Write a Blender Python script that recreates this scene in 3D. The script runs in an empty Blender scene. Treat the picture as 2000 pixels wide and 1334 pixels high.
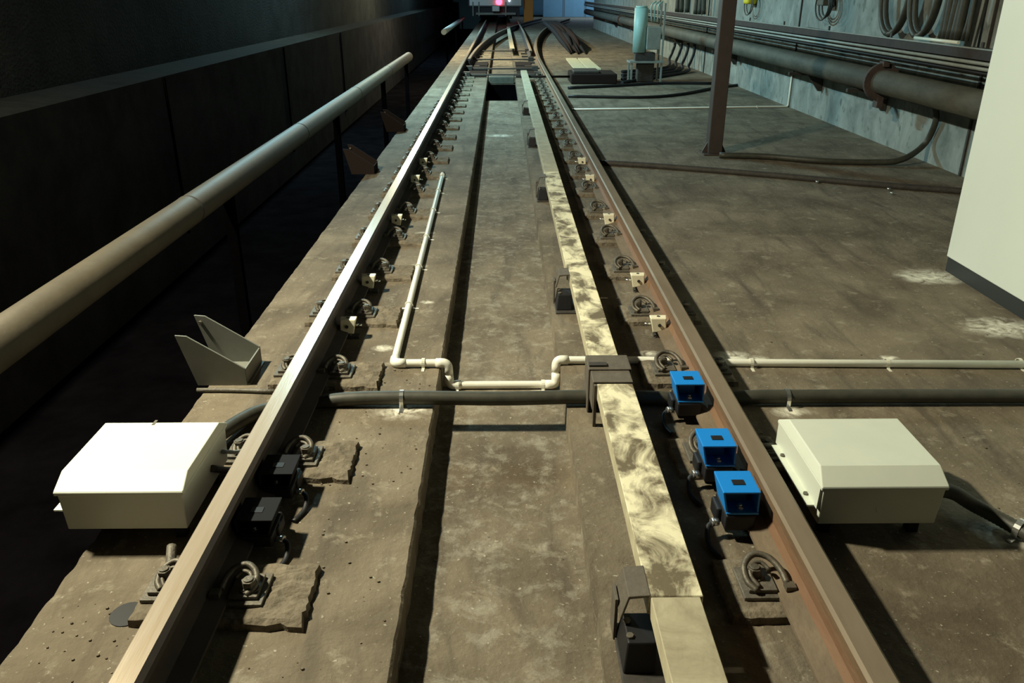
import bpy, bmesh, math, random
from mathutils import Vector, Matrix, noise
R = random.Random(7)
S = bpy.context.scene
COL = S.collection
rad = math.radians

# ------------------------------------------------------------------ camera
F = 1580.0; PITCH = rad(23.4); YAW = math.atan(20 * math.cos(PITCH) / F)
EYE = Vector((0, 0, 1.48))
cd = bpy.data.cameras.new('camera'); cam = bpy.data.objects.new('camera', cd); COL.objects.link(cam)
cam.location = EYE; cam.rotation_euler = (math.pi / 2 - PITCH, 0, -YAW)
cd.sensor_width = 36; cd.lens = F / 2000 * 36; cd.clip_end = 200; cd.clip_start = .02
S.camera = cam
MROT = cam.rotation_euler.to_matrix()
def ray(x, y): return MROT @ Vector((x - 1000, 667 - y, -F))
def at(x, y, z=0.0):
    d = ray(x, y); return EYE + d * ((z - EYE.z) / d.z)
def atX(x, y, X):
    d = ray(x, y); return EYE + d * ((X - EYE.x) / d.x)
def atY(x, y, Y):
    d = ray(x, y); return EYE + d * ((Y - EYE.y) / d.y)

# ------------------------------------------------------------------ light
S.view_settings.view_transform = 'Standard'; S.view_settings.look = 'None'
S.view_settings.gamma = 1; S.view_settings.use_curve_mapping = False
S.view_settings.exposure = -0.62
w = bpy.data.worlds.new('world'); S.world = w; w.use_nodes = True
w.node_tree.nodes['Background'].inputs[0].default_value = (.55, .8, .8, 1)
w.node_tree.nodes['Background'].inputs[1].default_value = .02
LAMPS = [  # x, y, z, watts, colour, length
    (-3.12, 2.85, 3.88, 700, (1.0, .945, .70), .40),
    (-3.08, 13.4, 3.95, 980, (.47, .85, .93), 1.3),
    (-2.2, 21.8, 3.8, 800, (1.0, .93, .62), .6),
    (-3.08, 31.0, 3.95, 800, (.45, .82, 1.0), 1.3),
    (6.0, 52.0, 4.25, 420, (.5, .75, 1.0), 1.2),
]
for (x, y, z, e, c, l) in LAMPS:
    ld = bpy.data.lights.new('tunnel_light_glow', 'AREA'); ld.shape = 'RECTANGLE'; ld.size = .16; ld.size_y = l
    ld.energy = e; ld.color = c
    lo = bpy.data.objects.new('tunnel_light_glow', ld); COL.objects.link(lo); lo.location = (x, y, z)
    lo.rotation_euler = (0, rad(-26) if x < 0 else 0, 0)

# ------------------------------------------------------------------ helpers
class MB:
    def __init__(s): s.v = []; s.f = []; s.m = []; s.sm = []
    def add(s, vs, fs, m=0, smooth=False):
        b = len(s.v); s.v += [tuple(v) for v in vs]
        for f in fs: s.f.append(tuple(b + i for i in f)); s.m.append(m); s.sm.append(smooth)
        return s
    def box(s, x0, x1, y0, y1, z0, z1, m=0):
        vs = [(x, y, z) for z in (z0, z1) for y in (y0, y1) for x in (x0, x1)]
        return s.add(vs, [(0, 2, 3, 1), (4, 5, 7, 6), (0, 1, 5, 4), (2, 6, 7, 3), (0, 4, 6, 2), (1, 3, 7, 5)], m)
    def hexa(s, vs, m=0):   # 8 verts: bottom 4 (ccw) then top 4
        return s.add(vs, [(3, 2, 1, 0), (4, 5, 6, 7), (0, 1, 5, 4), (1, 2, 6, 5), (2, 3, 7, 6), (3, 0, 4, 7)], m)
    def prism(s, poly, axis, a, b, m=0):   # poly of 2-d points extruded along axis
        n = len(poly)
        def mk(p, t):
            return (t, p[0], p[1]) if axis == 'x' else ((p[0], t, p[1]) if axis == 'y' else (p[0], p[1], t))
        vs = [mk(p, a) for p in poly] + [mk(p, b) for p in poly]
        fs = [tuple(range(n)), tuple(range(2 * n - 1, n - 1, -1))] + [(i, i + n, (i + 1) % n + n, (i + 1) % n) for i in range(n)]
        return s.add(vs, fs, m)
    def ring(s, c, t, r, n, up=None):
        t = Vector(t).normalized(); up = Vector(up) if up else (Vector((0, 0, 1)) if abs(t.z) < .9 else Vector((0, 1, 0)))
        a = t.cross(up).normalized(); b = a.cross(t)
        return [Vector(c) + (a * math.cos(2 * math.pi * i / n) + b * math.sin(2 * math.pi * i / n)) * r for i in range(n)]
    def tube(s, pts, r, n=12, m=0, caps=True, smooth=True):
        pts = [Vector(p) for p in pts]; rs = r if isinstance(r, (list, tuple)) else [r] * len(pts)
        N = len(pts); vs = []; a = None
        for i, p in enumerate(pts):
            t = (pts[min(i + 1, N - 1)] - pts[max(i - 1, 0)]).normalized()
            if a is None:
                up = Vector((0, 0, 1)) if abs(t.z) < .9 else Vector((0, 1, 0)); a = t.cross(up).normalized()
            else:
                a = (a - t * a.dot(t)).normalized()
            b = t.cross(a)
            vs += [p + (a * math.cos(2 * math.pi * k / n) + b * math.sin(2 * math.pi * k / n)) * rs[i] for k in range(n)]
        fs = [(i * n + k, i * n + (k + 1) % n, (i + 1) * n + (k + 1) % n, (i + 1) * n + k) for i in range(N - 1) for k in range(n)]
        s.add(vs, fs, m, smooth)
        if caps:
            b0 = len(s.v) - len(vs)
            s.f += [tuple(b0 + k for k in range(n))[::-1], tuple(b0 + (N - 1) * n + k for k in range(n))]; s.m += [m, m]; s.sm += [False, False]
        return s
    def cyl(s, c, r, h, n=16, m=0, axis=(0, 0, 1), smooth=True):
        c = Vector(c); return s.tube([c, c + Vector(axis).normalized() * h], r, n, m, True, smooth)
    def sweep(s, prof, path, m=0, mats=None):   # prof: (x,z) closed, path: (x,y,z) world pts, profile in XZ normal to heading
        n = len(prof); vs = []; P = [Vector(p) for p in path]
        for i, p in enumerate(P):
            t = (P[min(i + 1, len(P) - 1)] - P[max(i - 1, 0)]); t.z = 0; t.normalize(); side = Vector((t.y, -t.x, 0))
            vs += [p + side * q[0] + Vector((0, 0, q[1])) for q in prof]
        b = len(s.v); s.v += [tuple(v) for v in vs]
        for i in range(len(P) - 1):
            for k in range(n):
                s.f.append((b + i * n + k, b + (i + 1) * n + k, b + (i + 1) * n + (k + 1) % n, b + i * n + (k + 1) % n))
                s.m.append(mats[k] if mats else m); s.sm.append(False)
        s.f += [tuple(b + k for k in range(n)), tuple(b + (len(P) - 1) * n + k for k in range(n))[::-1]]; s.m += [m, m]; s.sm += [False, False]
        return s
    def build(s, name, mats, parent=None, bevel=0, seg=2):
        me = bpy.data.meshes.new(name); me.from_pydata(s.v, [], s.f)
        mats = mats if isinstance(mats, (list, tuple)) else [mats]
        for m in mats: me.materials.append(m)
        for p, mi, sm in zip(me.polygons, s.m, s.sm): p.material_index = mi; p.use_smooth = sm
        bm = bmesh.new(); bm.from_mesh(me); bmesh.ops.recalc_face_normals(bm, faces=bm.faces); bm.to_mesh(me); bm.free()
        o = bpy.data.objects.new(name, me); COL.objects.link(o)
        if bevel:
            b = o.modifiers.new('bevel', 'BEVEL'); b.width = bevel; b.segments = seg; b.limit_method = 'ANGLE'; b.angle_limit = rad(35)
        if parent: o.parent = parent
        return o
def tag(o, label, cat, group=None):
    o['label'] = label; o['category'] = cat
    if group: o['group'] = group
    return o
def thing(name, label, cat, loc=(0, 0, 0), group=None, rz=0):
    o = bpy.data.objects.new(name, None); COL.objects.link(o); o.location = loc; o.rotation_euler = (0, 0, rz)
    o.empty_display_size = .1
    return tag(o, label, cat, group)
def struct(o): o['kind'] = 'structure'; return o
def copy_tree(o, parent=None):
    c = o.copy(); COL.objects.link(c); c.parent = parent
    for ch in list(KIDS.get(o.name, [])): copy_tree(ch, c)
    return c
KIDS = {}
def reg(o): KIDS[o.name] = [c for c in COL.objects if c.parent == o]; [reg(c) for c in KIDS[o.name]]
def bez(pts, n=10):   # Catmull-Rom through points
    P = [Vector(p) for p in pts]; P = [P[0] * 2 - P[1]] + P + [P[-1] * 2 - P[-2]]; out = []
    for i in range(1, len(P) - 2):
        for k in range(n):
            t = k / n; a, b, c, d = P[i - 1:i + 3]
            out.append(.5 * ((2 * b) + (c - a) * t + (2 * a - 5 * b + 4 * c - d) * t * t + (3 * b - a - 3 * c + d) * t ** 3))
    return out + [P[-2]]
def fillet(pts, r, n=5):   # straight runs with rounded corners
    P = [Vector(p) for p in pts]; out = [P[0]]
    for i in range(1, len(P) - 1):
        u = (P[i - 1] - P[i]); v = (P[i + 1] - P[i]); q = min(r, u.length * .49, v.length * .49)
        a = P[i] + u.normalized() * q; c = P[i] + v.normalized() * q
        for k in range(n + 1):
            t = k / n; out.append(a * (1 - t) ** 2 + P[i] * 2 * t * (1 - t) + c * t * t)
    return out + [P[-1]]

# ------------------------------------------------------------------ materials
def mat(name, col, rough=.8, metal=0, col2=None, scale=6, amount=.5, bump=0, bscale=40, detail=6, spec=.5, dist=0, speck=None, emit=None, es=0, stretch=None):
    m = bpy.data.materials.new(name); m.use_nodes = True; nt = m.node_tree; N = nt.nodes; L = nt.links
    b = N['Principled BSDF']; b.inputs['Roughness'].default_value = rough; b.inputs['Metallic'].default_value = metal
    b.inputs['Specular IOR Level'].default_value = spec
    g = N.new('ShaderNodeNewGeometry'); pos = g.outputs['Position']
    if stretch:
        mp = N.new('ShaderNodeVectorMath'); mp.operation = 'MULTIPLY'; mp.inputs[1].default_value = stretch; L.new(pos, mp.inputs[0]); pos = mp.outputs[0]
    out = None
    if col2 is not None:
        n = N.new('ShaderNodeTexNoise'); n.inputs['Scale'].default_value = scale; n.inputs['Detail'].default_value = detail
        n.inputs['Roughness'].default_value = .65; n.inputs['Distortion'].default_value = dist; L.new(pos, n.inputs['Vector'])
        r = N.new('ShaderNodeValToRGB'); r.color_ramp.elements[0].position = .5 - amount / 2; r.color_ramp.elements[1].position = .5 + amount / 2
        r.color_ramp.elements[0].color = (*col, 1); r.color_ramp.elements[1].color = (*col2, 1)
        L.new(n.outputs['Fac'], r.inputs[0]); out = r.outputs[0]
    else: b.inputs['Base Color'].default_value = (*col, 1)
    if speck:
        v = N.new('ShaderNodeTexNoise'); v.inputs['Scale'].default_value = speck[1]; v.inputs['Detail'].default_value = 3; L.new(pos, v.inputs['Vector'])
        r2 = N.new('ShaderNodeValToRGB'); r2.color_ramp.elements[0].position = speck[2]; r2.color_ramp.elements[1].position = speck[2] + .08
        L.new(v.outputs['Fac'], r2.inputs[0])
        mx = N.new('ShaderNodeMixRGB'); L.new(r2.outputs[0], mx.inputs[0]); L.new(out, mx.inputs[1]); mx.inputs[2].default_value = (*speck[0], 1); out = mx.outputs[0]
    if out: L.new(out, b.inputs['Base Color'])
    if bump:
        n2 = N.new('ShaderNodeTexNoise'); n2.inputs['Scale'].default_value = bscale; n2.inputs['Detail'].default_value = 8; L.new(pos, n2.inputs['Vector'])
        bp = N.new('ShaderNodeBump'); bp.inputs['Strength'].default_value = bump; bp.inputs['Distance'].default_value = .01
        L.new(n2.outputs['Fac'], bp.inputs['Height']); L.new(bp.outputs[0], b.inputs['Normal'])
    if emit: b.inputs['Emission Color'].default_value = (*emit, 1); b.inputs['Emission Strength'].default_value = es
    m['out'] = 1
    return m

def floor_mat():
    m = bpy.data.materials.new('dusty_track_concrete'); m.use_nodes = True; nt = m.node_tree; N = nt.nodes; L = nt.links
    b = N['Principled BSDF']; b.inputs['Roughness'].default_value = .85; b.inputs['Specular IOR Level'].default_value = .25
    g = N.new('ShaderNodeNewGeometry'); P = g.outputs['Position']
    def nz(sc, det=6, dist=0, vec=None, ro=.6):
        n = N.new('ShaderNodeTexNoise'); n.inputs['Scale'].default_value = sc; n.inputs['Detail'].default_value = det; n.inputs['Distortion'].default_value = dist
        n.inputs['Roughness'].default_value = ro; L.new(vec or P, n.inputs['Vector']); return n.outputs['Fac']
    def ramp(f, p0, p1, c0=(0, 0, 0), c1=(1, 1, 1)):
        r = N.new('ShaderNodeValToRGB'); r.color_ramp.elements[0].position = p0; r.color_ramp.elements[1].position = p1
        r.color_ramp.elements[0].color = (*c0, 1); r.color_ramp.elements[1].color = (*c1, 1); L.new(f, r.inputs[0]); return r.outputs[0]
    def mix(f, a, c, mode='MIX'):
        x = N.new('ShaderNodeMixRGB'); x.blend_type = mode
        for i, q in ((0, f), (1, a), (2, c)):
            if isinstance(q, tuple): x.inputs[i].default_value = (*q, 1)
            elif isinstance(q, (int, float)): x.inputs[i].default_value = q
            else: L.new(q, x.inputs[i])
        return x.outputs[0]
    c = ramp(nz(2.2, 8, .3), .32, .7, (.098, .077, .052), (.235, .195, .138))
    st = N.new('ShaderNodeVectorMath'); st.operation = 'MULTIPLY'; st.inputs[1].default_value = (9, 1.6, 1); L.new(P, st.inputs[0])
    c = mix(ramp(nz(1, 6, .5, st.outputs[0]), .5, .75), c, (.085, .068, .05))
    c = mix(ramp(nz(9, 9, .25, None, .72), .56, .82), c, (.40, .36, .275))
    c = mix(ramp(nz(60, 4), .64, .72), c, (.42, .39, .31))
    c = mix(ramp(nz(34, 4), .24, .30, (1, 1, 1), (0, 0, 0)), c, (.05, .042, .034))
    sx = N.new('ShaderNodeSeparateXYZ'); L.new(P, sx.inputs[0]); lt = N.new('ShaderNodeMath'); lt.operation = 'LESS_THAN'; lt.inputs[1].default_value = -.06; L.new(sx.outputs[2], lt.inputs[0])
    ml = N.new('ShaderNodeMath'); ml.operation = 'MULTIPLY'; L.new(lt.outputs[0], ml.inputs[0]); L.new(ramp(nz(11, 9, .3, None, .75), .50, .85), ml.inputs[1])
    c = mix(ml.outputs[0], c, (.40, .38, .31))
    # drilled concrete dust around the clamps of the pipes and beside the cabinet
    acc = None
    for (x, y, z, r) in DUST:
        s = N.new('ShaderNodeVectorMath'); s.operation = 'SUBTRACT'; s.inputs[1].default_value = (x, y, z); L.new(P, s.inputs[0])
        s2 = N.new('ShaderNodeVectorMath'); s2.operation = 'MULTIPLY'; s2.inputs[1].default_value = (1 / r, 1.5 / r, 2 / r); L.new(s.outputs[0], s2.inputs[0])
        ln = N.new('ShaderNodeVectorMath'); ln.operation = 'LENGTH'; L.new(s2.outputs[0], ln.inputs[0])
        mr = N.new('ShaderNodeMapRange'); mr.inputs['From Min'].default_value = 0.25; mr.inputs['From Max'].default_value = 1.0; mr.inputs['To Min'].default_value = 1; mr.inputs['To Max'].default_value = 0
        L.new(ln.outputs['Value'], mr.inputs['Value'])
        if acc is None: acc = mr.outputs[0]
        else:
            q = N.new('ShaderNodeMath'); q.operation = 'MAXIMUM'; L.new(acc, q.inputs[0]); L.new(mr.outputs[0], q.inputs[1]); acc = q.outputs[0]
    nn = N.new('ShaderNodeMath'); nn.operation = 'MULTIPLY'; L.new(acc, nn.inputs[0]); L.new(ramp(nz(16, 8, .9), .3, .72), nn.inputs[1])
    c = mix(ramp(nn.outputs[0], .05, .70), c, (.78, .75, .63))
    L.new(c, b.inputs['Base Color'])
    ad = N.new('ShaderNodeMath'); ad.operation = 'ADD'; L.new(nz(30, 8), ad.inputs[0]); L.new(nz(7, 5), ad.inputs[1])
    bp = N.new('ShaderNodeBump'); bp.inputs['Strength'].default_value = .55; bp.inputs['Distance'].default_value = .012; L.new(ad.outputs[0], bp.inputs['Height']); L.new(bp.outputs[0], b.inputs['Normal'])
    return m
DUST = []
for (x, y, z, r) in [(785, 800, 0, .15), (815, 712, 0, .05), (750, 680, 0, .07), (865, 762, -.1, .05), (1055, 765, -.1, .05),
                     (1430, 695, 0, .1), (1480, 700, 0, .06), (1545, 805, 0, .09), (1550, 770, 0, .05), (1735, 700, 0, .06), (1815, 540, 0, .25), (1960, 640, 0, .25),
                     (1270, 690, 0, .06), (835, 590, 0, .05), (815, 520, 0, .08), (830, 455, 0, .08), (845, 415, 0, .07), (855, 378, 0, .06), (862, 345, 0, .06), (1985, 1040, 0, .15),
                     (885, 218, 0, .15), (975, 265, -.1, .2)]:
    p = at(x, y, z); DUST.append((p.x, p.y, p.z, r))

M = {}
M['floor'] = floor_mat()
M['trench'] = mat('black_trench', (.0012, .001, .0012), 1, col2=(.0035, .003, .0035), scale=3, spec=0)  # near-black, shared by trench floor, pit, pipe stands and bench joints
M['wall_u'] = mat('shaded_upper_wall', (.014, .015, .0145), .95, col2=(.034, .035, .034), scale=2, bump=.3, spec=.03)  # shade put into the colour, darkened against the lamps above
M['ledge'] = mat('shaded_ledge', (.0035, .0033, .0028), .95, col2=(.009, .0085, .007), scale=5, bump=.3, spec=.02)  # darkest of the three wall tones: shade painted onto the lamp-lit ledge
M['wall_l'] = mat('shaded_bench_face', (.02, .019, .022), .95, col2=(.05, .048, .052), scale=2.5, bump=.3, spec=.03)  # same wall, lighter tone painted where only ambient light reaches
M['wall_r'] = mat('damp_concrete', (.12, .14, .125), .8, col2=(.35, .37, .34), scale=3.0, amount=.45, bump=.5, bscale=25, speck=((.13, .15, .13), 9, .60), dist=.6, stretch=(1, 1, .7))
M['ceil'] = mat('ceiling_concrete', (.03, .03, .03), .95)
M['rust'] = mat('rusty_rail_steel', (.13, .078, .045), .65, .1, col2=(.21, .135, .08), scale=7, bump=.25, bscale=60, stretch=(1, .35, 1), spec=.35)
M['dustyrust'] = mat('dusty_rail_foot', (.11, .085, .06), .85, 0, col2=(.21, .16, .11), scale=9, bump=.4, bscale=60, stretch=(1, .5, 1), spec=.2)
M['rust2'] = mat('orange_rust', (.155, .078, .042), .75, .0, col2=(.21, .13, .078), scale=9, bump=.3, bscale=60, stretch=(1, .3, 1), spec=.3)
M['railtop'] = mat('dull_brown_rail_head', (.17, .13, .09), .5, .2, col2=(.28, .22, .155), scale=8, stretch=(1, .2, 1), bump=.1, spec=.4)
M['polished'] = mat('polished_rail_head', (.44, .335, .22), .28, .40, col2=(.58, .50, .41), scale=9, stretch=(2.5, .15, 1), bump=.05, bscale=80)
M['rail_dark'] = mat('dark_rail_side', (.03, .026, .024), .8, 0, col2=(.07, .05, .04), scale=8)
M['steel'] = mat('grimy_steel', (.085, .075, .06), .6, .3, col2=(.19, .17, .135), scale=25, bump=.3, bscale=90)
M['clip'] = mat('worn_clip_steel', (.07, .06, .047), .55, .4, col2=(.17, .15, .115), scale=40, bump=.2, bscale=90)
M['grout'] = mat('grout', (.10, .082, .058), .95, col2=(.24, .20, .145), scale=18, bump=.9, bscale=45, spec=.2)
M['board'] = mat('cream_cover_board', (.15, .12, .075), .6, 0, col2=(.80, .74, .52), scale=7.5, amount=.17, dist=.6, detail=12, stretch=(1.3, .9, 1), bump=.15, spec=.35)
M['board2'] = mat('dirty_cover_board', (.30, .255, .17), .65, 0, col2=(.50, .45, .31), scale=8, amount=.4, dist=.8, bump=.15)
M['board_edge'] = mat('cream_board_side', (.36, .31, .20), .6, 0, col2=(.6, .55, .38), scale=12)
M['jointcap'] = mat('dark_joint_cover', (.075, .062, .046), .75, 0, col2=(.13, .11, .085), scale=15, bump=.3)
M['white_box'] = mat('off_white_enamel', (.74, .76, .64), .38, 0, col2=(.80, .82, .70), scale=4, spec=.5)
M['grey_box'] = mat('pale_grey_enamel', (.60, .64, .55), .42, 0, col2=(.68, .71, .61), scale=5, spec=.45)
M['box_seam'] = mat('box_shadow_gap', (.25, .27, .23), .6)
M['blue'] = mat('blue_plastic', (.012, .235, .72), .38, 0, spec=.5)
M['blue_d'] = mat('dark_blue_plastic', (.012, .14, .32), .45)
M['black'] = mat('black_rubber', (.010, .010, .012), .55, spec=.4)
M['matte_black'] = mat('black_plastic', (.012, .012, .014), .8, spec=.15)  # flat black with low sheen, for left hoods and far strands
M['dim_brown'] = mat('dim_brown_steel', (.022, .015, .013), .9, spec=.1)
M['dark'] = mat('dark_iron', (.03, .027, .025), .7, .2, col2=(.07, .06, .05), scale=20, bump=.2)
M['cable'] = mat('black_conduit', (.03, .03, .022), .55, 0, col2=(.065, .062, .045), scale=20, spec=.5)
M['wpipe'] = mat('white_plastic_pipe', (.86, .84, .72), .35, 0, col2=(.93, .92, .82), scale=20, spec=.5)
M['wpipe2'] = mat('dusty_white_pipe', (.62, .60, .50), .5, 0, col2=(.8, .78, .66), scale=20)
M['silver'] = mat('zinc_clamp', (.75, .76, .74), .25, .9)
M['beige'] = mat('cream_clamp_block', (.80, .74, .54), .5, 0, col2=(.86, .82, .62), scale=40)
M['bigpipe'] = mat('brown_painted_pipe', (.068, .056, .037), .6, .0, col2=(.10, .083, .056), scale=5, spec=.4, bump=.1)
M['rpipe'] = mat('grimy_wall_pipe', (.045, .048, .040), .7, 0, col2=(.115, .115, .09), scale=6, bump=.3, stretch=(1, .4, 1))
M['flange'] = mat('rusted_flange', (.04, .03, .028), .8, 0, col2=(.09, .06, .05), scale=12, bump=.4)
M['plate'] = mat('grey_painted_plate', (.16, .165, .14), .55, 0, col2=(.21, .21, .18), scale=12)
M['cabinet'] = mat('white_cabinet_enamel', (.68, .73, .67), .45, 0, col2=(.72, .77, .70), scale=2, spec=.4)
M['plinth'] = mat('black_plinth', (.03, .035, .035), .5)
M['post'] = mat('dark_brown_post', (.045, .033, .029), .6, .1, col2=(.065, .048, .042), scale=10)
M['tray'] = mat('rusty_tray', (.025, .020, .020), .8, .1, col2=(.05, .038, .036), scale=10)
M['galv'] = mat('galvanised_conduit', (.22, .24, .22), .5, .2, col2=(.34, .36, .33), scale=9)
M['teal'] = mat('pale_green_enamel', (.28, .44, .40), .5, col2=(.36, .52, .47), scale=7)
M['yellow'] = mat('yellow_plastic', (.75, .6, .02), .45)
M['paleboard'] = mat('pale_board', (.62, .56, .36), .6, 0, col2=(.75, .7, .48), scale=12)
M['train'] = mat('train_steel', (.34, .38, .42), .35, .6)
M['traindark'] = mat('train_underframe', (.05, .05, .06), .7, .2)
M['red'] = mat('red_tail_light', (.8, .02, .03), .3, emit=(1, .03, .06), es=22)
M['white_l'] = mat('white_tail_lamp', (.9, .9, .95), .3, emit=(.75, .85, 1), es=8)
M['orange'] = mat('orange_panel', (.75, .26, .03), .5)
M['bluewall'] = mat('blue_panel', (.16, .30, .40), .5, 0, col2=(.2, .36, .46), scale=2)
M['lamp_body'] = mat('lamp_housing', (.5, .5, .48), .5)
M['lamp_w'] = mat('warm_tube', (1, 1, .9), .4, emit=(1, .93, .68), es=8)
M['lamp_c'] = mat('cool_tube', (.9, 1, 1), .4, emit=(.55, .92, 1), es=8)

# ------------------------------------------------------------------ setting
def ystations(a, b):
    y = a; out = [y]
    while y < b:
        y += .035 if 0.8 < y < 5 else (.08 if y < 12 else .6); out.append(min(y, b))
    return out
fb = MB(); YS = sorted(set(ystations(-1.5, 60) + [13.2, 15.6]))
XP = [(-2.95, -.9), (-1.24, -.9), (-1.22, -.02), (-1.205, 0), (-.9, 0), (-.6, 0), (-.275, 0), (-.268, -.008), (-.266, -.1), (0, -.1), (.243, -.1), (.245, 0), (.6, 0), (1.2, 0), (4.05, 0)]
n = len(XP)
def jit(y, s, a): return a * (noise.noise(Vector((y * 2.1, s, 0))) * .25 + noise.noise(Vector((y * 17, s, 3))) * .6)
for y in YS:
    hole = 13.2 <= y <= 15.6
    for i, (x, z) in enumerate(XP):
        if i in (6, 7, 8): x += jit(y, 1, .009)
        if i in (2, 3): x += jit(y, 5, .012)
        if i in (10, 11): x += jit(y, 9, .003)
        if y > 38 and i == n - 1: x += (y - 38) * .28
        fb.v.append((x, y, z))
for j in range(len(YS) - 1):
    ym = (YS[j] + YS[j + 1]) / 2
    for i in range(n - 1):
        if i in (8, 9) and 13.2 < ym < 15.6: continue
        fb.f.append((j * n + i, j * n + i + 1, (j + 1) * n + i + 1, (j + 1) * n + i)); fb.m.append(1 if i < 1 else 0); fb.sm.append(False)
# pit in the drain channel
fb.add([(-.266, 13.2, -.1), (.243, 13.2, -.1), (.243, 15.6, -.1), (-.266, 15.6, -.1), (-.266, 13.2, -.9), (.243, 13.2, -.9), (.243, 15.6, -.9), (-.266, 15.6, -.9)],
       [(0, 1, 5, 4), (1, 2, 6, 5), (2, 3, 7, 6), (3, 0, 4, 7), (4, 5, 6, 7)], 1)
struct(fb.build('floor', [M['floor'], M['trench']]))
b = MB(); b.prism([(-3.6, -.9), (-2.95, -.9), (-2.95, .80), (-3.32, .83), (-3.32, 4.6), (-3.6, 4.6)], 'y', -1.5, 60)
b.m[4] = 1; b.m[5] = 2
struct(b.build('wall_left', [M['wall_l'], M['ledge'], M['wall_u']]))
b = MB(); b.prism([(4.0, -1.5), (4.0, 38), (9.8, 58.8), (9.8, 60), (10.3, 60), (10.3, 58), (4.4, 37.5), (4.4, -1.5)], 'z', -.05, 4.6)
struct(b.build('wall_right', M['wall_r']))
struct(MB().box(-3.6, 10.3, -1.5, 60.4, 4.6, 4.8).build('ceiling', M['ceil']))
b = MB().box(-3.6, 10.3, 60, 60.3, -.9, 4.6)
struct(b.build('wall_back', M['bluewall']))
# panel joints and patched strip on the right wall
j1 = atX(1542, 190, 3.99)
b = MB()
for y in (j1.y, j1.y - 4.6, j1.y + 5.2, j1.y + 10.4): b.box(3.982, 4.02, y - .012, y + .012, 0, 3)
struct(b.build('trim_1', M['dark']))
# ledge joint lines on the left bench wall
b = MB()
for y in (3.2, 7.4, 11.6, 15.8): b.box(-2.96, -2.935, y - .015, y + .015, -.6, .79)
struct(b.build('trim_2', M['trench']))

# ------------------------------------------------------------------ lamps (fixtures above the frame)
for i, (x, y, z, e, c, l) in enumerate(LAMPS):
    t = thing('tunnel_light', ['warm tunnel light high above the left wall nearest the white boxes', 'cool tunnel light high on the left beyond the post', 'warm tunnel light high on the left above the track switch',
               'cool tunnel light high on the left before the train', 'cool tunnel light over the diverging track'][i], 'light', (x, y, z + .02), 'tunnel lights along the ceiling')
    MB().box(-.12, .12, -l / 2 - .05, l / 2 + .05, .05, .14).build('housing', M['lamp_body'], t, .01)
    MB().tube([(0, -l / 2, .035), (0, l / 2, .035)], .013, 8).build('tube', M['lamp_w'] if c[0] > .9 else M['lamp_c'], t)
    MB().cyl((0, 0, .14), .015, 4.58 - (z + .02) - .14, 8).build('hanger', M['dark'], t)

# ------------------------------------------------------------------ rails
RP = [(-.07, 0), (-.07, .010), (-.022, .026), (-.009, .045), (-.009, .105), (-.034, .118), (-.035, .141), (-.028, .150), (.024, .150), (.035, .138), (.034, .118), (.009, .105), (.009, .045), (.022, .026), (.07, .010), (.07, 0)]
ZR = .03
def rail(name, label, path, top, side, side2=None, group='running rails'):
    b = MB(); N = len(RP); mats = []
    for k in range(N):
        mats.append(0 if k in (6, 7) or (k == 8 and side2) else 2 if k in (2, 3, 4, 10, 11, 12) else 3 if k in (0, 1, 13, 14, 15) else 1)
    b.sweep(RP, path, 1, mats)
    o = b.build(name, [top, side, side2 or side, M['dustyrust'] if side2 else side]); tag(o, label, 'rail', group); return o
XL, XR = -.784, .783
Yd = [17 + i * 1.0 for i in range(0, 30)]
def div(y, x0): return (x0 + max(0, y - 17) ** 2 / 300.0, y, ZR)
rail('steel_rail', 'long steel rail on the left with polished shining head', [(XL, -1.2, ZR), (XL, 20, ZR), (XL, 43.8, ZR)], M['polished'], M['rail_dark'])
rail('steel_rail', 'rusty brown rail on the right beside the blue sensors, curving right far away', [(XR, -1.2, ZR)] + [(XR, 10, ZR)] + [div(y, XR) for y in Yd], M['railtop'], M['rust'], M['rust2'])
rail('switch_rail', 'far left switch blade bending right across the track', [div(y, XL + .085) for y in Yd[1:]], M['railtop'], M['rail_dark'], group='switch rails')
rail('switch_rail', 'far right switch blade with bright white shine', [(XR - .09, 20.5, ZR), (XR - .06, 24, ZR), (XR - .02, 30, ZR), (XR - .02, 43.8, ZR)], M['polished'], M['rail_dark'], group='switch rails')

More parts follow.
